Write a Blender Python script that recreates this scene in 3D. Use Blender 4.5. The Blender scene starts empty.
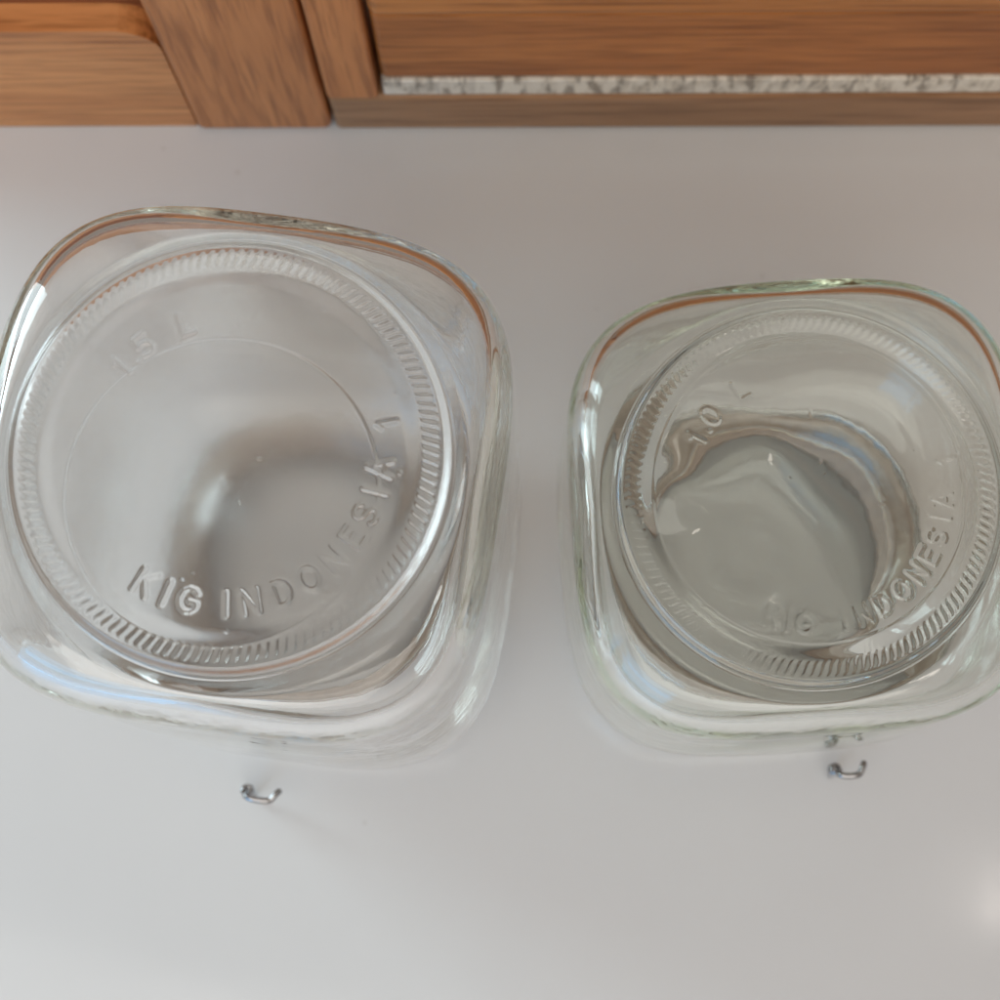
import bpy, bmesh, math, random
import numpy as np
from mathutils import Matrix, Vector

# ------------------------------------------------------------------ camera
SC = bpy.context.scene
COL = SC.collection
F = 1700.0                      # focal length in units of a 1000-unit wide frame
NADIR = (530.0, 830.0)          # where plumb lines meet in the frame
H = 0.49                        # lens height above the white top

d_cam = Vector((NADIR[0] - 500, -(NADIR[1] - 500), -F)).normalized()
def ray_cam(x, y): return Vector(((x - 500) / F, -(y - 500) / F, -1.0))
def ground_cam(x, y):
    r = ray_cam(x, y); return r * (H / r.dot(d_cam))
AX = (ground_cam(1000, 125) - ground_cam(0, 129)).normalized()
AZ = -d_cam
AX = (AX - AZ * AX.dot(AZ)).normalized()
AY = AZ.cross(AX)
ROT = Matrix((AX, AY, AZ))      # camera space -> world
def at(x, y, z=0.0):            # world point at height z seen at frame position x, y
    r = ROT @ ray_cam(x, y)
    return Vector((0, 0, H)) + r * ((H - z) / -r.z)

cam_data = bpy.data.cameras.new('camera')
cam = bpy.data.objects.new('camera', cam_data); COL.objects.link(cam)
cam_data.sensor_width = 36.0
cam_data.lens = F / 1000 * 36.0
cam_data.clip_start = 0.01; cam_data.clip_end = 100
cam.matrix_world = Matrix.Translation((0, 0, H)) @ ROT.to_4x4()
cam_data.dof.use_dof = True
cam_data.dof.focus_distance = 0.365
cam_data.dof.aperture_fstop = 17
SC.camera = cam

# ------------------------------------------------------------------ world: dim indoor ambience
W = bpy.data.worlds.new('World'); SC.world = W; W.use_nodes = True
nt = W.node_tree; nt.nodes.clear()
out = nt.nodes.new('ShaderNodeOutputWorld'); bg = nt.nodes.new('ShaderNodeBackground')
tc = nt.nodes.new('ShaderNodeTexCoord'); sx = nt.nodes.new('ShaderNodeSeparateXYZ')
cr = nt.nodes.new('ShaderNodeValToRGB')
nt.links.new(tc.outputs['Generated'], sx.inputs[0]); nt.links.new(sx.outputs['Z'], cr.inputs[0])
cr.color_ramp.elements[0].position = 0.0; cr.color_ramp.elements[0].color = (0.17, 0.14, 0.12, 1)
cr.color_ramp.elements[1].position = 0.75; cr.color_ramp.elements[1].color = (0.36, 0.31, 0.272, 1)
nt.links.new(cr.outputs[0], bg.inputs[0]); bg.inputs[1].default_value = 1.0
nt.links.new(bg.outputs[0], out.inputs[0])

# ------------------------------------------------------------------ lamps
def area(name, loc, target, sx_, sy_, power, color):
    l = bpy.data.lights.new(name, 'AREA'); l.shape = 'RECTANGLE'; l.size = sx_; l.size_y = sy_
    l.energy = power; l.color = color
    o = bpy.data.objects.new(name, l); COL.objects.link(o); o.location = loc
    o.rotation_euler = (Vector(target) - Vector(loc)).to_track_quat('-Z', 'Y').to_euler()
    return o
area('window_light', (-0.78, 0.47, 0.40), (-0.1, 0.08, 0.12), 0.30, 0.45, 3.2, (0.72, 0.92, 1.0))
area('front_window_light', (-0.75, -0.80, 0.50), (-0.2, -0.1, 0.0), 0.7, 0.6, 2.7, (0.04, 0.48, 1.0))
area('far_window_light', (-0.30, -1.25, 2.4), (0, 0.1, 0.0), 2.6, 2.0, 27, (1.0, 0.965, 0.905))
SPOT = at(1003, 896, 0)
vdir = (SPOT - Vector((0, 0, H))).normalized(); rdir = Vector((vdir.x, vdir.y, -vdir.z))
l = bpy.data.lights.new('ceiling_bulb', 'POINT'); l.energy = 0.34; l.shadow_soft_size = 0.035; l.color = (1, .9, .82)
o = bpy.data.objects.new('ceiling_bulb', l); COL.objects.link(o); o.location = SPOT + rdir * 1.5

# ------------------------------------------------------------------ render settings
vs = SC.view_settings
vs.view_transform = 'Standard'; vs.look = 'None'; vs.exposure = 0.42; vs.gamma = 1.0
vs.use_curve_mapping = False
cy = SC.cycles
cy.max_bounces = 64; cy.transmission_bounces = 64; cy.glossy_bounces = 64; cy.diffuse_bounces = 4
cy.caustics_reflective = True; cy.caustics_refractive = True; cy.blur_glossy = 0.3
cy.sample_clamp_indirect = 6.0
cy.use_denoising = True
cy.use_adaptive_sampling = False

# ------------------------------------------------------------------ helpers
def link(name, me, mat, parent=None):
    o = bpy.data.objects.new(name, me); COL.objects.link(o)
    if mat: me.materials.append(mat)
    if parent: o.parent = parent
    return o
def empty(name, loc, rz=0.0, parent=None):
    o = bpy.data.objects.new(name, None); COL.objects.link(o)
    o.location = loc; o.rotation_euler = (0, 0, rz); o.empty_display_size = 0.02
    if parent: o.parent = parent
    return o
def tag(o, label=None, cat=None, group=None, kind=None):
    for k, v in (('label', label), ('category', cat), ('group', group), ('kind', kind)):
        if v: o[k] = v
    return o
def smooth(me):
    me.polygons.foreach_set('use_smooth', np.ones(len(me.polygons), dtype=bool)); me.update()
def box_mesh(name, x0, x1, y0, y1, z0, z1, bev=0.0015, seg=3):
    bm = bmesh.new()
    bmesh.ops.create_cube(bm, size=1)
    for v in bm.verts:
        v.co = Vector((x0 if v.co.x < 0 else x1, y0 if v.co.y < 0 else y1, z0 if v.co.z < 0 else z1))
    bmesh.ops.bevel(bm, geom=bm.edges[:], offset=bev, segments=seg, affect='EDGES', profile=0.5)
    me = bpy.data.meshes.new(name); bm.to_mesh(me); bm.free()
    return me
def outline_mesh(name, pts, y0, y1, bev=0.0015, seg=3):
    """polygon in x, z pushed from y0 (front) to y1 (back), edges eased"""
    bm = bmesh.new()
    a = [bm.verts.new((x, y0, z)) for x, z in pts]
    b = [bm.verts.new((x, y1, z)) for x, z in pts]
    bm.faces.new(a); bm.faces.new(b[::-1]); n = len(pts)
    for i in range(n): bm.faces.new((a[i], b[i], b[(i + 1) % n], a[(i + 1) % n]))
    bmesh.ops.recalc_face_normals(bm, faces=bm.faces[:])
    front = [e for e in bm.edges if all(abs(v.co.y - y0) < 1e-9 for v in e.verts)]
    bmesh.ops.bevel(bm, geom=front, offset=bev, segments=seg, affect='EDGES', profile=0.5)
    me = bpy.data.meshes.new(name); bm.to_mesh(me); bm.free()
    return me
def tube_mesh(name, pts, rad, sides=14, sub=6, closed=False):
    """round wire along a smoothed path"""
    P = [Vector(p) for p in pts]; n = len(P); path = []
    segs = n if closed else n - 1
    for i in range(segs):
        if closed: p0, p1, p2, p3 = P[i - 1], P[i], P[(i + 1) % n], P[(i + 2) % n]
        else: p0, p1, p2, p3 = P[max(i - 1, 0)], P[i], P[i + 1], P[min(i + 2, n - 1)]
        for k in range(sub):
            t = k / sub
            path.append(0.5 * ((2 * p1) + (p2 - p0) * t + (2 * p0 - 5 * p1 + 4 * p2 - p3) * t * t + (3 * p1 - p0 - 3 * p2 + p3) * t ** 3))
    if not closed: path.append(P[-1])
    bm = bmesh.new(); rings = []; m = len(path); up = Vector((0.31, 0.22, 0.92))
    for i, p in enumerate(path):
        a = path[(i - 1) % m] if closed else path[max(i - 1, 0)]
        b = path[(i + 1) % m] if closed else path[min(i + 1, m - 1)]
        t = (b - a).normalized(); u = (up - t * up.dot(t)).normalized(); up = u; w = t.cross(u)
        rings.append([bm.verts.new(p + (u * math.cos(2 * math.pi * k / sides) + w * math.sin(2 * math.pi * k / sides)) * rad) for k in range(sides)])
    for i in range(m if closed else m - 1):
        r0, r1 = rings[i], rings[(i + 1) % m]
        for k in range(sides): bm.faces.new((r0[k], r0[(k + 1) % sides], r1[(k + 1) % sides], r1[k]))
    if not closed:
        bm.faces.new(rings[0][::-1]); bm.faces.new(rings[-1])
    bmesh.ops.recalc_face_normals(bm, faces=bm.faces[:])
    me = bpy.data.meshes.new(name); bm.to_mesh(me); bm.free(); smooth(me)
    return me
def lathe_mesh(name, prof, n=96):
    """closed profile of (r, z) spun round z"""
    bm = bmesh.new(); rings = []
    for r, z in prof:
        if r < 1e-6: rings.append([bm.verts.new((0, 0, z))])
        else: rings.append([bm.verts.new((r * math.cos(2 * math.pi * k / n), r * math.sin(2 * math.pi * k / n), z)) for k in range(n)])
    m = len(rings); closed = len(rings[0]) > 1
    for i in range(m if closed else m - 1):
        a, b = rings[i], rings[(i + 1) % m]
        for k in range(n):
            k2 = (k + 1) % n
            if len(a) == 1: bm.faces.new((a[0], b[k2], b[k]))
            elif len(b) == 1: bm.faces.new((a[k], a[k2], b[0]))
            else: bm.faces.new((a[k], a[k2], b[k2], b[k]))
    bmesh.ops.recalc_face_normals(bm, faces=bm.faces[:])
    me = bpy.data.meshes.new(name); bm.to_mesh(me); bm.free(); smooth(me)
    return me

# ------------------------------------------------------------------ materials
def mat(name):
    m = bpy.data.materials.new(name); m.use_nodes = True
    m.node_tree.nodes.clear()
    o = m.node_tree.nodes.new('ShaderNodeOutputMaterial')
    return m, m.node_tree, o
def node(nt, t, **kw):
    n = nt.nodes.new(t)
    for k, v in kw.items():
        if k in n.inputs: n.inputs[k].default_value = v
        else: setattr(n, k, v)
    return n
def ramp(nt, fac, stops):
    r = nt.nodes.new('ShaderNodeValToRGB'); e = r.color_ramp.elements
    while len(e) < len(stops): e.new(0.5)
    for el, (p, c) in zip(e, stops): el.position = p; el.color = (*c, 1)
    nt.links.new(fac, r.inputs[0]); return r

def glass(name, color, rough=0.0, ior=1.5):
    m, nt, o = mat(name)
    g = node(nt, 'ShaderNodeBsdfGlass', Color=(*color, 1), Roughness=rough, IOR=ior)
    tc = nt.nodes.new('ShaderNodeTexCoord')
    n1 = node(nt, 'ShaderNodeTexNoise', Scale=140.0, Detail=2.0)
    n2 = node(nt, 'ShaderNodeTexNoise', Scale=55.0, Detail=4.0, Roughness=0.7)
    nt.links.new(tc.outputs['Object'], n2.inputs['Vector'])
    rm = node(nt, 'ShaderNodeMapRange'); rm.inputs['From Min'].default_value = 0.52; rm.inputs['From Max'].default_value = 0.75
    rm.inputs['To Min'].default_value = rough; rm.inputs['To Max'].default_value = rough + 0.05
    nt.links.new(n2.outputs[0], rm.inputs['Value']); nt.links.new(rm.outputs[0], g.inputs['Roughness'])
    bp = node(nt, 'ShaderNodeBump', Strength=0.06, Distance=0.001)
    nt.links.new(tc.outputs['Object'], n1.inputs['Vector'])
    nt.links.new(n1.outputs[0], bp.inputs['Height']); nt.links.new(bp.outputs[0], g.inputs['Normal'])
    nt.links.new(g.outputs[0], o.inputs[0]); return m

def wood(name, axis, light, dark, seed, scale=1.0, rough=0.45):
    m, nt, o = mat(name)
    tc = nt.nodes.new('ShaderNodeTexCoord'); mp = nt.nodes.new('ShaderNodeMapping')
    s = [60 * scale] * 3; s[axis] = 5 * scale
    mp.inputs['Scale'].default_value = s; mp.inputs['Location'].default_value = (seed, seed * 1.7, seed * .6)
    nt.links.new(tc.outputs['Object'], mp.inputs[0])
    n1 = node(nt, 'ShaderNodeTexNoise', Scale=1.0, Detail=5.0, Roughness=0.6, Distortion=0.8)
    nt.links.new(mp.outputs[0], n1.inputs['Vector'])
    mp2 = nt.nodes.new('ShaderNodeMapping'); s2 = [480 * scale] * 3; s2[axis] = 26 * scale
    mp2.inputs['Scale'].default_value = s2; mp2.inputs['Location'].default_value = (seed * 2, seed, seed * 3)
    nt.links.new(tc.outputs['Object'], mp2.inputs[0])
    n2 = node(nt, 'ShaderNodeTexNoise', Scale=1.0, Detail=3.0, Roughness=0.6)
    nt.links.new(mp2.outputs[0], n2.inputs['Vector'])
    r1 = ramp(nt, n1.outputs[0], [(0.28, dark), (0.5, tuple((a + b) / 2 for a, b in zip(light, dark))), (0.68, light)])
    r2 = ramp(nt, n2.outputs[0], [(0.36, (0.42, 0.34, 0.28)), (0.54, (1, 1, 1))])
    mx = node(nt, 'ShaderNodeMix', data_type='RGBA', blend_type='MULTIPLY'); mx.inputs['Factor'].default_value = 0.6
    nt.links.new(r1.outputs[0], mx.inputs['A']); nt.links.new(r2.outputs[0], mx.inputs['B'])
    b = node(nt, 'ShaderNodeBsdfPrincipled', Roughness=rough)
    b.inputs['Coat Weight'].default_value = 0.1; b.inputs['Coat Roughness'].default_value = 0.3; b.inputs['Specular IOR Level'].default_value = 0.25
    bp = node(nt, 'ShaderNodeBump', Strength=0.25, Distance=0.0006)
    nt.links.new(n2.outputs[0], bp.inputs['Height']); nt.links.new(bp.outputs[0], b.inputs['Normal'])
    nt.links.new(mx.outputs['Result'], b.inputs['Base Color']); nt.links.new(b.outputs[0], o.inputs[0]); return m

def white_top():
    m, nt, o = mat('white_laminate')
    tc = nt.nodes.new('ShaderNodeTexCoord')
    n1 = node(nt, 'ShaderNodeTexNoise', Scale=6.0, Detail=4.0)
    n2 = node(nt, 'ShaderNodeTexNoise', Scale=900.0, Detail=2.0)
    nt.links.new(tc.outputs['Object'], n1.inputs['Vector']); nt.links.new(tc.outputs['Object'], n2.inputs['Vector'])
    r = ramp(nt, n1.outputs[0], [(0.3, (0.585, 0.583, 0.577)), (0.7, (0.61, 0.608, 0.602))])
    n3 = node(nt, 'ShaderNodeTexVoronoi', Scale=38.0, feature='F1')
    nt.links.new(tc.outputs['Object'], n3.inputs['Vector'])
    sp = ramp(nt, n3.outputs['Distance'], [(0.02, (0.72, 0.68, 0.64)), (0.045, (1, 1, 1))])
    mx = node(nt, 'ShaderNodeMix', data_type='RGBA', blend_type='MULTIPLY'); mx.inputs['Factor'].default_value = 0.35
    nt.links.new(r.outputs[0], mx.inputs['A']); nt.links.new(sp.outputs[0], mx.inputs['B'])
    b = node(nt, 'ShaderNodeBsdfPrincipled', Roughness=0.45)
    b.inputs['Coat Weight'].default_value = 0.7; b.inputs['Coat Roughness'].default_value = 0.08
    n4 = node(nt, 'ShaderNodeTexNoise', Scale=14.0, Detail=6.0, Roughness=0.7)
    nt.links.new(tc.outputs['Object'], n4.inputs['Vector'])
    mr = node(nt, 'ShaderNodeMapRange'); mr.inputs['From Min'].default_value = 0.35; mr.inputs['From Max'].default_value = 0.7
    mr.inputs['To Min'].default_value = 0.06; mr.inputs['To Max'].default_value = 0.16
    nt.links.new(n4.outputs[0], mr.inputs['Value']); nt.links.new(mr.outputs[0], b.inputs['Coat Roughness'])
    bp = node(nt, 'ShaderNodeBump', Strength=0.05, Distance=0.0003)
    nt.links.new(n2.outputs[0], bp.inputs['Height']); nt.links.new(bp.outputs[0], b.inputs['Normal'])
    nt.links.new(mx.outputs['Result'], b.inputs['Base Color']); nt.links.new(b.outputs[0], o.inputs[0]); return m

def granite():
    m, nt, o = mat('speckled_granite')
    tc = nt.nodes.new('ShaderNodeTexCoord')
    n1 = node(nt, 'ShaderNodeTexNoise', Scale=230.0, Detail=3.0, Roughness=0.65)
    n2 = node(nt, 'ShaderNodeTexVoronoi', Scale=330.0)
    mp = nt.nodes.new('ShaderNodeMapping'); mp.inputs['Scale'].default_value = (1.25, 0.6, 0.45)
    nt.links.new(tc.outputs['Object'], mp.inputs[0])
    nt.links.new(mp.outputs[0], n1.inputs['Vector']); nt.links.new(mp.outputs[0], n2.inputs['Vector'])
    r = ramp(nt, n1.outputs[0], [(0.38, (0.30, 0.25, 0.20)), (0.44, (0.56, 0.49, 0.40)), (0.54, (0.74, 0.67, 0.57))])
    r2 = ramp(nt, n2.outputs['Color'], [(0.0, (0.55, 0.52, 0.5)), (0.4, (1, 1, 1))])
    mx = node(nt, 'ShaderNodeMix', data_type='RGBA', blend_type='MULTIPLY'); mx.inputs['Factor'].default_value = 0.8
    nt.links.new(r.outputs[0], mx.inputs['A']); nt.links.new(r2.outputs[0], mx.inputs['B'])
    b = node(nt, 'ShaderNodeBsdfPrincipled', Roughness=0.3)
    nt.links.new(mx.outputs['Result'], b.inputs['Base Color']); nt.links.new(b.outputs[0], o.inputs[0]); return m

def simple(name, color, rough, metal=0.0, noise=0.0):
    m, nt, o = mat(name)
    b = node(nt, 'ShaderNodeBsdfPrincipled', Roughness=rough, Metallic=metal)
    tc = nt.nodes.new('ShaderNodeTexCoord')
    n = node(nt, 'ShaderNodeTexNoise', Scale=300.0, Detail=2.0)
    nt.links.new(tc.outputs['Object'], n.inputs['Vector'])
    r = ramp(nt, n.outputs[0], [(0.3, tuple(c * (1 - noise) for c in color)), (0.7, color)])
    nt.links.new(r.outputs[0], b.inputs['Base Color']); nt.links.new(b.outputs[0], o.inputs[0]); return m

M_GLASS_L = glass('clear_glass', (0.994, 0.994, 0.990))
M_GLASS_L_BASE = glass('clear_stippled_glass', (0.994, 0.994, 0.990), 0.15)
M_GLASS_R = glass('faintly_green_glass', (0.983, 0.990, 0.979))
M_GLASS_R_BASE = glass('faintly_green_base_glass', (0.983, 0.990, 0.979), 0.012)
M_STEEL = simple('wire_steel', (0.42, 0.42, 0.43), 0.1, 1.0, 0.15)
M_GASKET = simple('pale_rubber', (0.38, 0.30, 0.235), 0.5, 0.0, 0.2)
M_TOP = white_top()

# ------------------------------------------------------------------ the white top
YB = at(500, 131.5, 0).y
top = link('counter_top', box_mesh('counter_top', -0.75, 0.75, -0.55, YB + 0.03, -0.03, 0.0, 0.0012, 3), M_TOP)
tag(top, 'plain white glossy laminate top under the two jars', 'counter', kind='structure')

# ------------------------------------------------------------------ oak cabinet behind
YC = YB + 0.0006                  # plane of the cabinet front
def cab(x, y, yy=YC):            # x, z where frame position x, y meets the plane y = yy
    r = ROT @ ray_cam(x, y); t = yy / r.y
    return r.x * t, H + r.z * t
ZT = 0.105                        # how far up the cabinet front is built
cabinet = empty('oak_cabinet', (0, YC, 0))
def part(name, me, m, parent):
    o = link(name, me, m); o.location = (0, -YC, 0) if parent is cabinet else (0, 0, 0); o.parent = parent
    return o
door = bpy.data.objects.new('door', None); COL.objects.link(door); door.parent = cabinet; door.location = (0, -YC, 0)
xs0, _ = cab(197, 127); xs1, _ = cab(328, 115)
_, zr = cab(60, 37)
xl = -0.24
# bottom rail with its rounded inner corner
rr = 0.012
pts = [(xl, 0.0004), (xs0 - 0.0004, 0.0004)] + [(xs0 - 0.0004 - rr + rr * math.cos(a), zr - rr + rr * math.sin(a)) for a in [i * math.pi / 2 / 8 for i in range(9)]] + [(xl, zr)]
part('bottom_rail', outline_mesh('bottom_rail', pts, YC + 0.0015, YC + 0.02, 0.0022), wood('oak_rail', 0, (0.76, 0.335, 0.12), (0.54, 0.20, 0.062), 3.1), door)
part('stile', box_mesh('stile', xs0, xs1, YC, YC + 0.02, 0.0004, ZT, 0.0022), wood('oak_stile', 2, (0.66, 0.265, 0.09), (0.40, 0.135, 0.038), 7.7), door)
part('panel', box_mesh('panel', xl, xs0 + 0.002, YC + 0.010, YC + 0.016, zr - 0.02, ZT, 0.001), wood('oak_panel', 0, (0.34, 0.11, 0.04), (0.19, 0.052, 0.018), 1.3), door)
# right of the door
x0, z0 = cab(307, 97); x1, _ = cab(379, 97)
x0 = xs1 + 0.0012
fs = part('frame_stile', box_mesh('frame_stile', x0, x1, YC - 0.001, YC + 0.02, z0, ZT, 0.0016), wood('oak_frame', 2, (0.66, 0.265, 0.09), (0.42, 0.145, 0.042), 4.2), cabinet)
_, zg0 = cab(600, 100, YC + 0.0008); _, zg1 = cab(600, 78, YC + 0.0008); _, zb = cab(600, 12, YC + 0.0008)
part('lower_board', box_mesh('lower_board', x1 + 0.0015, 0.42, YC + 0.0008, YC + 0.018, zg1, zb, 0.002), wood('oak_board', 0, (0.56, 0.205, 0.052), (0.28, 0.085, 0.018), 9.4), cabinet)
part('upper_board', box_mesh('upper_board', x1 + 0.0015, 0.42, YC - 0.0012, YC + 0.018, zb + 0.0012, ZT, 0.003), wood('oak_board_upper', 0, (0.60, 0.235, 0.062), (0.32, 0.105, 0.024), 5.6), cabinet)
part('base_rail', box_mesh('base_rail', xs1 + 0.0012, 0.42, YC, YC + 0.02, 0.0004, z0 - 0.0008, 0.0018), wood('oak_base_rail', 0, (0.42, 0.225, 0.115), (0.28, 0.14, 0.062), 2.2), cabinet)
tag(cabinet, 'brown oak cabinet front with framed door behind the white top', 'cabinet')
gs = link('granite_strip', box_mesh('granite_strip', x1 + 0.0015, 0.42, YC + 0.0004, YC + 0.03, z0 + 0.0002, zg1 - 0.0006, 0.0006), granite())
tag(gs, 'thin speckled grey and white stone strip between the oak boards', 'stone strip')

# ------------------------------------------------------------------ jars
STROKES = {
 'K': [[(-.3, 0), (-.3, 1)], [(.32, 1), (-.28, .42)], [(-.08, .6), (.34, 0)]],
 'I': [[(0, 0), (0, 1)]],
 'G': [[(.34, .82), (.18, .97), (-.06, 1), (-.28, .86), (-.38, .6), (-.38, .38), (-.27, .13), (-.05, 0), (.18, .03), (.34, .18), (.36, .45), (.05, .45)]],
 'N': [[(-.32, 0), (-.32, 1), (.32, 0), (.32, 1)]],
 'D': [[(-.3, 0), (-.3, 1), (.02, 1), (.24, .86), (.34, .6), (.34, .4), (.24, .14), (.02, 0), (-.3, 0)]],
 'O': [[(.38 * math.cos(a), .5 + .5 * math.sin(a)) for a in [i * math.pi / 8 for i in range(17)]]],
 'E': [[(.28, 1), (-.28, 1), (-.28, 0), (.28, 0)], [(-.28, .52), (.18, .52)]],
 'S': [[(.3, .84), (.14, .98), (-.1, 1), (-.28, .88), (-.3, .7), (-.16, .56), (.14, .46), (.3, .3), (.28, .12), (.1, 0), (-.12, .02), (-.3, .16)]],
 'A': [[(-.34, 0), (0, 1), (.34, 0)], [(-.22, .34), (.22, .34)]],
 '1': [[(-.2, .8), (0, 1), (0, 0)]],
 '5': [[(.28, 1), (-.24, 1), (-.28, .56), (0, .64), (.24, .52), (.32, .3), (.22, .08), (0, 0), (-.28, .08)]],
 '0': [[(.32 * math.cos(a), .5 + .5 * math.sin(a)) for a in [i * math.pi / 8 for i in range(17)]]],
 'L': [[(-.22, 1), (-.22, 0), (.28, 0)]],
 '.': [[(-.03, .05), (.03, .05)]],
}
NPHI = 800
A_BODY = 0.0542; N_SUP = 3.5; R_RING = 0.0451

def seg_dist(px, py, a, b):
    ax, ay = a; bx, by = b; dx, dy = bx - ax, by - ay; L = dx * dx + dy * dy + 1e-18
    t = np.clip(((px - ax) * dx + (py - ay) * dy) / L, 0, 1)
    return np.hypot(px - ax - t * dx, py - ay - t * dy)

def jar(loc, rz, h, glyphs, ring_off, gm, gmb, seed, lens, label, lever_xy, lever_z, lever_dir, hw):
    """square jar standing on its lid, base up; glyphs = (char, angle deg in jar frame, radius, height, tops_in, depth)"""
    rng = np.random.default_rng(int(seed * 10))
    root = empty('glass_jar', loc, rz)
    phi = np.arange(NPHI) * 2 * math.pi / NPHI
    c, s = np.cos(phi), np.sin(phi)
    sup = A_BODY / (np.abs(c) ** N_SUP + np.abs(s) ** N_SUP) ** (1 / N_SUP)
    rings = []          # (radius array, z array, tag)
    def add(r, z, t): rings.append((np.broadcast_to(r, (NPHI,)).astype(float), np.broadcast_to(z, (NPHI,)).astype(float), t))
    # --- outer base: dished, ribbed bearing ring, lettering
    rr = np.concatenate([np.linspace(1e-5, 0.022, 40, endpoint=False), np.linspace(0.022, R_RING, 118)])
    R, PH = np.meshgrid(rr, phi, indexing='ij')
    X, Y = R * np.cos(PH), R * np.sin(PH)
    def sm(e0, e1, v):
        t = np.clip((v - e0) / (e1 - e0), 0, 1); return t * t * (3 - 2 * t)
    Z = np.full_like(R, h)
    R0 = R; R = R * (0.0462 / R_RING)                     # profile below is written for a 46.2 mm ring
    Z -= 0.00035 * (1 - sm(0.0355, 0.0392, R)) + 0.0009 * (1 - sm(0.0, 0.036, R))   # push-up
    Z -= 0.0020 * sm(0.0434, 0.0461, R)                                             # outer rounding
    env = sm(0.0392, 0.0400, R) * (1 - sm(0.0424, 0.0431, R))
    fade = 0.62 + 0.38 * np.sin(PH * 1 + seed) + 0.1 * np.sin(3 * PH + seed)
    Z += env * 0.00013 * np.clip(fade, 0.55, 1) * np.sin(134 * PH + (R - 0.040) * 1100)
    R = R0
    # mould ring line, off centre
    q = np.hypot(X - ring_off[0], Y - ring_off[1]) - ring_off[2]
    Z += 0.00014 * sm(-0.0004, 0.0004, q) * ring_off[3] + 0.00010 * np.exp(-(q / 0.00028) ** 2) * (0.6 + 0.4 * np.sin(PH + 2))
    ring_ok = sm(0.0385, 0.037, R)
    # lettering
    letter_id = np.full(R.shape, -1, int)
    for gi, (ch, ang, rad, hgt, tops_in, dep) in enumerate(glyphs):
        a = math.radians(ang); er = np.array((math.cos(a), math.sin(a))); et = np.array((-er[1], er[0]))
        lx = (X * et[0] + Y * et[1]); ly = (X * er[0] + Y * er[1]) - rad
        u, v = (lx, -ly) if tops_in else (-lx, ly)     # right, up of the glyph
        near = (np.abs(u) < hgt) & (np.abs(v) < hgt)
        uu, vv = u[near] / hgt, v[near] / hgt + 0.5
        dist = np.full(uu.shape, 9.0)
        for st in STROKES[ch]:
            for p0, p1 in zip(st[:-1], st[1:]): dist = np.minimum(dist, seg_dist(uu, vv, p0, p1))
        dist *= hgt
        Z[near] += dep * np.exp(-(dist / 0.00052) ** 2)
        idx = letter_id[near]; idx[dist < 0.00085] = gi; letter_id[near] = idx
    for _ in range(16):                                   # seeds and pits
        a, r0 = rng.uniform(0, 6.28), 0.036 * math.sqrt(rng.uniform()); w = rng.uniform(0.00018, 0.0004)
        Z += rng.choice([-1, 1]) * w * 0.35 * np.exp(-((X - r0 * math.cos(a)) ** 2 + (Y - r0 * math.sin(a)) ** 2) / w ** 2)
    Z += 0.00005 * np.sin(X * 160 + seed) * np.sin(Y * 190 + 2 * seed)
    for i in range(len(rr)): add(R[i], Z[i], 'base')
    nb = len(rr)
    # --- heel, wall, shoulder, neck
    zb = h - 0.0020
    def wob(z, amp, k): return amp * (np.sin(2 * phi + 40 * z + k) * 0.5 + np.sin(5 * phi - 70 * z + 2.3 * k) * 0.3 + np.sin(9 * phi + 120 * z + k * 1.7) * 0.2)
    D = 0.020; PW = 2.9
    def heel(t): return math.sin(t) ** (2 / PW), D * (1 - max(0.0, math.cos(t)) ** (2 / PW))
    for i in range(1, 29):
        t = i / 28 * math.pi / 2
        u_, dz = heel(t)
        add(R_RING + (sup - R_RING) * u_ + wob(zb - dz, 0.00012, seed) * u_, zb - dz, 'body')
    zs = 0.036
    def flare(z): return 0.0014 * min(1.0, max(0.0, (zb - D - z) / (zb - D - zs)))
    for z in np.linspace(zb - D, zs, 14)[1:]: add(sup + flare(z) + wob(z, 0.00015, seed), z, 'body')
    rn = 0.0425
    for i in range(1, 15):
        t = i / 14; q_ = math.sin(t * math.pi / 2); add(sup + flare(zs) + (rn - sup - flare(zs)) * (1 - math.cos(t * math.pi / 2)), zs - 0.014 * q_, 'body')
    for z in (0.0205, 0.019): add(rn, z, 'body')
    for i in range(9):
        t = i / 8 * math.pi; add(0.0405 + 0.0040 * math.cos(t), 0.0150 - 0.0022 * math.sin(t), 'body')
    # --- inside
    TH = 0.0032; ri = 0.0368
    for z in (0.019, 0.0215): add(ri, z, 'body')
    supi = sup - TH
    for i in range(1, 15):
        t = i / 14; add(ri + (supi + flare(zs) - ri) * math.sin(t * math.pi / 2), 0.0225 + 0.0155 * (1 - math.cos(t * math.pi / 2)), 'body')
    zi1 = zb - D
    for z in np.linspace(0.038, zi1, 16)[1:]: add(supi + flare(z) + wob(z, 0.00022, seed + 4), z, 'body')
    for i in range(27, -1, -1):                         # inner heel runs parallel to the outer one
        t = i / 28 * math.pi / 2
        w_ = sup - R_RING
        u_, dz = heel(t); e_ = 2 * (PW - 1) / PW
        nx, nz = D * math.sin(t) ** e_, w_ * math.cos(t) ** e_; nl = np.hypot(nx, nz)
        add(R_RING + w_ * u_ - TH * nx / nl + wob(zi1, 0.00022, seed + 4) * u_, zb - dz - TH * nz / nl - 0.0013 * np.exp(-((R_RING + w_ * u_ - 0.0450) / 0.0017) ** 2), 'body')
    Rin = R_RING
    zt0 = zb - TH; zt = h - 0.0068
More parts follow.
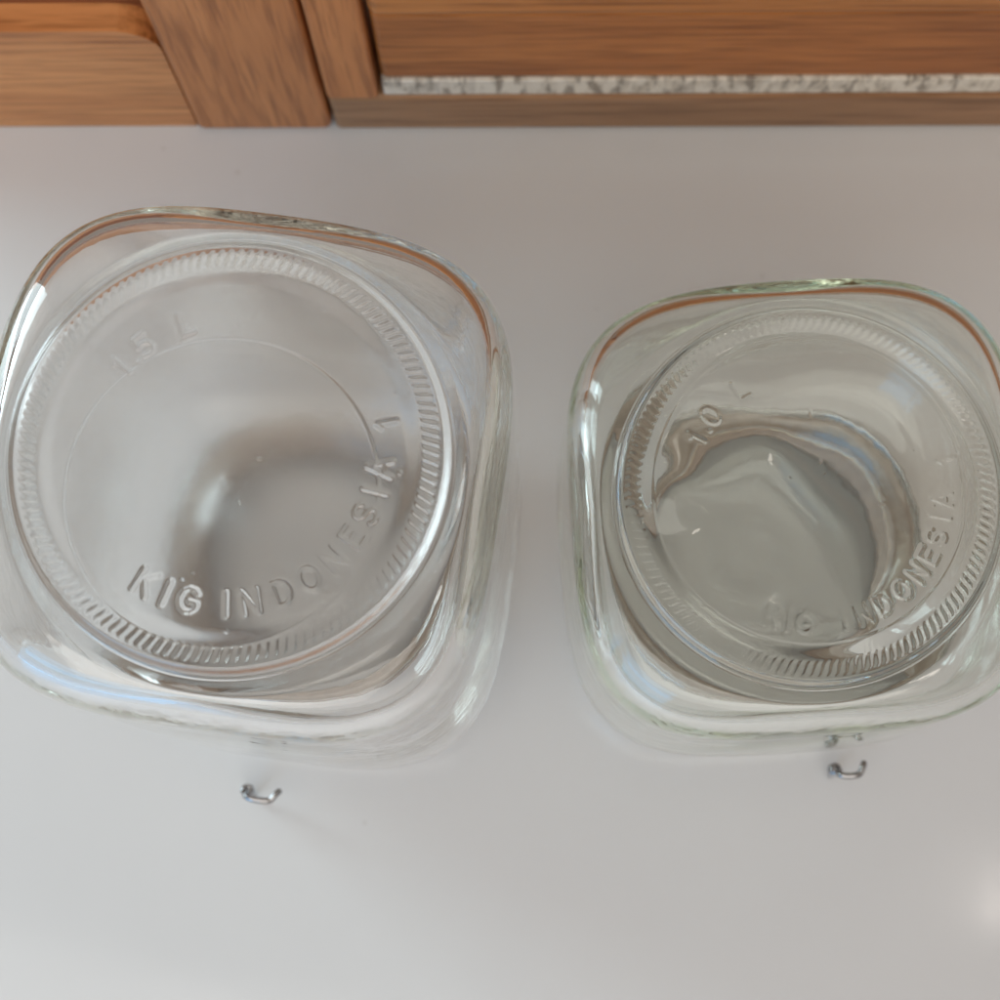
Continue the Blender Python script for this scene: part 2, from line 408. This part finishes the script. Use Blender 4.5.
    for r in np.concatenate([np.linspace(Rin, 0.036, 26)[1:], np.linspace(0.036, 1e-5, 60)[1:]]):
        x, y = r * c, r * s
        k = (1 - (r / Rin) ** 2) ** 2
        e = min(1.0, max(0.0, (Rin - r) / 0.007)); e = e * e * (3 - 2 * e)
        z = zt0 + (zt - zt0) * e + k * lens[0] * np.ones(NPHI)
        for (lx, ly, lw, la) in lens[1:]:
            z = z + la * np.exp(-((x - lx) ** 2 + (y - ly) ** 2) / lw ** 2) * e
        z = z - 0.0013 * math.exp(-((r - 0.0450) / 0.0017) ** 2)
        add(r, z, 'floor')
    nr = len(rings)
    P = np.empty((nr, NPHI, 3))
    for i, (r, z, _) in enumerate(rings): P[i, :, 0] = r * c; P[i, :, 1] = r * s; P[i, :, 2] = z
    dphi = np.roll(P, -1, 1) - np.roll(P, 1, 1)
    dr = np.empty_like(P)
    dr[1:-1] = P[2:] - P[:-2]; dr[0] = P[1] - P[0]; dr[-1] = P[-1] - P[-2]
    N = np.cross(dr, dphi); N /= np.linalg.norm(N, axis=2, keepdims=True) + 1e-20
    N[0] = (0, 0, 1); N[-1] = (0, 0, -1)
    P = P.reshape(-1, 3); N = N.reshape(-1, 3)
    # faces
    I, J = np.meshgrid(np.arange(nr - 1), np.arange(NPHI), indexing='ij'); J2 = (J + 1) % NPHI
    Q = np.stack([I * NPHI + J, (I + 1) * NPHI + J, (I + 1) * NPHI + J2, I * NPHI + J2], -1)
    kind = np.zeros(I.shape, int)                       # 0 body
    tags = np.array([t for _, _, t in rings])
    isb = (tags[:-1] == 'base'); kind[isb] = 1
    kind[tags[:-1] == 'floor'] = 1
    rc = np.concatenate([0.5 * (rr[1:] + rr[:-1]), np.full(nr - nb, 9.0)])[:nr - 1]
    kind[(rc > 0.0382) & (rc < 0.0421)] = 2
    for gi in range(len(glyphs)):
        fm = np.zeros(I.shape, bool)
        L = (letter_id == gi)
        fm[:nb - 1] = L[:-1] & L[1:] & np.roll(L, -1, 1)[:-1] & np.roll(L, -1, 1)[1:]
        kind[fm] = 10 + gi
    def build(name, k, parent):
        q = Q[kind == k]
        if len(q) == 0: return None
        used, inv = np.unique(q.ravel(), return_inverse=True)
        me = bpy.data.meshes.new(name)
        me.vertices.add(len(used)); me.vertices.foreach_set('co', P[used].astype(np.float32).ravel())
        nf = len(q)
        me.loops.add(nf * 4); me.loops.foreach_set('vertex_index', inv.astype(np.int32).ravel())
        me.polygons.add(nf); me.polygons.foreach_set('loop_start', np.arange(0, nf * 4, 4, dtype=np.int32))
        me.update(calc_edges=True); smooth(me)
        me.normals_split_custom_set_from_vertices(N[used].astype(np.float32))
        return link(name, me, gmb if k else gm, parent)
    build('body', 0, root)
    base = build('base', 1, root)
    rb = build('ribbed_ring', 2, base)
    for gi in range(len(glyphs)): build('raised_letter', 10 + gi, base)
    # --- lid, gasket, wire latch
    lp = [(0, 0.0085)] + [(0.030 * i / 40, 0.0085 + 0.0007 * math.sin(i / 40 * 16) * (i / 40)) for i in range(1, 41)]
    lp += [(0.0325, 0.0086), (0.0340, 0.0084), (0.0445, 0.0082), (0.0462, 0.0068), (0.0462, 0.0035), (0.0448, 0.0018), (0.040, 0.0006), (0.034, 0.0006), (0.031, 0.0034), (0.020, 0.0044), (0, 0.0046)]
    lid = lathe_mesh('lid', lp)
    link('lid', lid, gm, root)
    link('gasket', lathe_mesh('gasket', [(0.0345, 0.0087), (0.0352, 0.0098), (0.0384, 0.0110), (0.0386, 0.0126), (0.0438, 0.0126), (0.0446, 0.0107), (0.0438, 0.0085)]), M_GASKET, root)
    n = 40
    wire = link('wire_latch', tube_mesh('wire_latch', [(0.0440 * math.cos(2 * math.pi * i / n), 0.0440 * math.sin(2 * math.pi * i / n), 0.0195) for i in range(n)], 0.0010, 10, 2, True), M_STEEL, root)
    # lever: a bent U of wire standing clear of the wall
    ex, ey = lever_dir                                   # along the cross-bar, in the jar frame
    cx, cy_ = lever_xy
    ox, oy = ey, -ex                                     # outward
    zz = lever_z
    pts = []
    def pt(u, w, z): return (cx + ex * u + ox * w, cy_ + ey * u + oy * w, z)
    pts = [pt(-hw * 0.95, 0.0004, 0.0012), pt(-hw, 0.0002, zz * .5), pt(-hw, 0.0002, zz - 0.003), pt(-hw * .93, 0.0006, zz - 0.0006), pt(-hw * .55, 0.0010, zz),
           pt(0, 0.0011, zz), pt(hw * .6, 0.0009, zz), pt(hw * .95, 0.0004, zz - 0.0003), pt(hw * 1.25, -0.0014, zz - 0.0002), pt(hw * 1.45, -0.0024, zz - 0.0012)]
    link('lever', tube_mesh('lever', pts, 0.0009, 12, 5), M_STEEL, wire)
    co = [pt(-hw - 0.0003 + 0.0011 * math.cos(k * 0.9), -0.0010 + 0.0011 * math.sin(k * 0.9), zz - 0.002 - 0.0003 * k) for k in range(20)]
    link('coil', tube_mesh('coil', co, 0.0006, 10, 4), M_STEEL, wire)
    tag(root, label, 'jar')
    return root

def text(chars, angs, rad, hgt, tops_in, dep): return [(ch, a, rad, hgt, tops_in, dep) for ch, a in zip(chars, angs)]

def local(root_loc, rz, p):
    v = Matrix.Rotation(-rz, 2) @ Vector((p.x - root_loc.x, p.y - root_loc.y)); return (v.x, v.y)

# frame angles are measured clockwise from the right in the picture; minus turns them into the world
def angs(lst, rz): return [-a - math.degrees(rz) for a in lst]

HL, HR = 0.163, 0.110
PL = at(228, 452, HL); PL.z = 0
RZL = math.radians(-8)
gl = text('KIGINDONESIA', angs([121, 112, 103, 89, 80, 68, 56.5, 45, 34, 24, 15, 6], RZL), 0.0302, 0.0047, True, 0.00028)
gl += text('1', angs([-11], RZL), 0.0318, 0.0038, True, 0.0002)
gl += text('1.5L', angs([219, 225, 231, 250], RZL), 0.0283, 0.0045, False, 0.00020)
lvL = local(PL, RZL, at(258, 796, 0.016))
jar(PL, RZL, HL, gl, (0.0, -0.0078, 0.0310, -1), M_GLASS_L, M_GLASS_L_BASE, 1.3,
    [0.0004, (-0.012, 0.010, 0.013, 0.0003), (0.010, -0.012, 0.012, 0.0003)],
    'larger clear square glass jar upside down, base marked KIG INDONESIA and 1.5 L', lvL, 0.016, (1, -0.05), 0.0037)
PR = at(810, 492, HR); PR.z = 0
RZR = math.radians(4)
gr = text('KIGINDONESIA', angs([108, 101, 94, 77, 68, 59, 48, 38, 29, 20, 11, 3], RZR), 0.0300, 0.0042, True, 0.00020)
gr += text('1', angs([-14], RZR), 0.032, 0.0036, True, 0.00018)
gr += text('1.0L', angs([207, 213, 219, 237.5], RZR), 0.0285, 0.0044, False, 0.00017)
lvR = local(PR, RZR, at(850, 772, 0.016))
jar(PR, RZR, HR, gr, (0.0, 0.001, 0.0355, -1), M_GLASS_R, M_GLASS_R_BASE, 2.9,
    [-0.0012, (-0.031, 0.003, 0.0075, 0.0022), (0.008, 0.004, 0.013, -0.0010), (0.010, -0.030, 0.0075, 0.0020), (-0.008, 0.016, 0.010, 0.0010)],
    'smaller greenish square glass jar upside down, base marked KIG INDONESIA and 1.0 L', lvR, 0.016, (1, -0.05), 0.0029)
print('LEVER', lvL, lvR, 'jar centres', PL[:], PR[:], 'YB', YB)
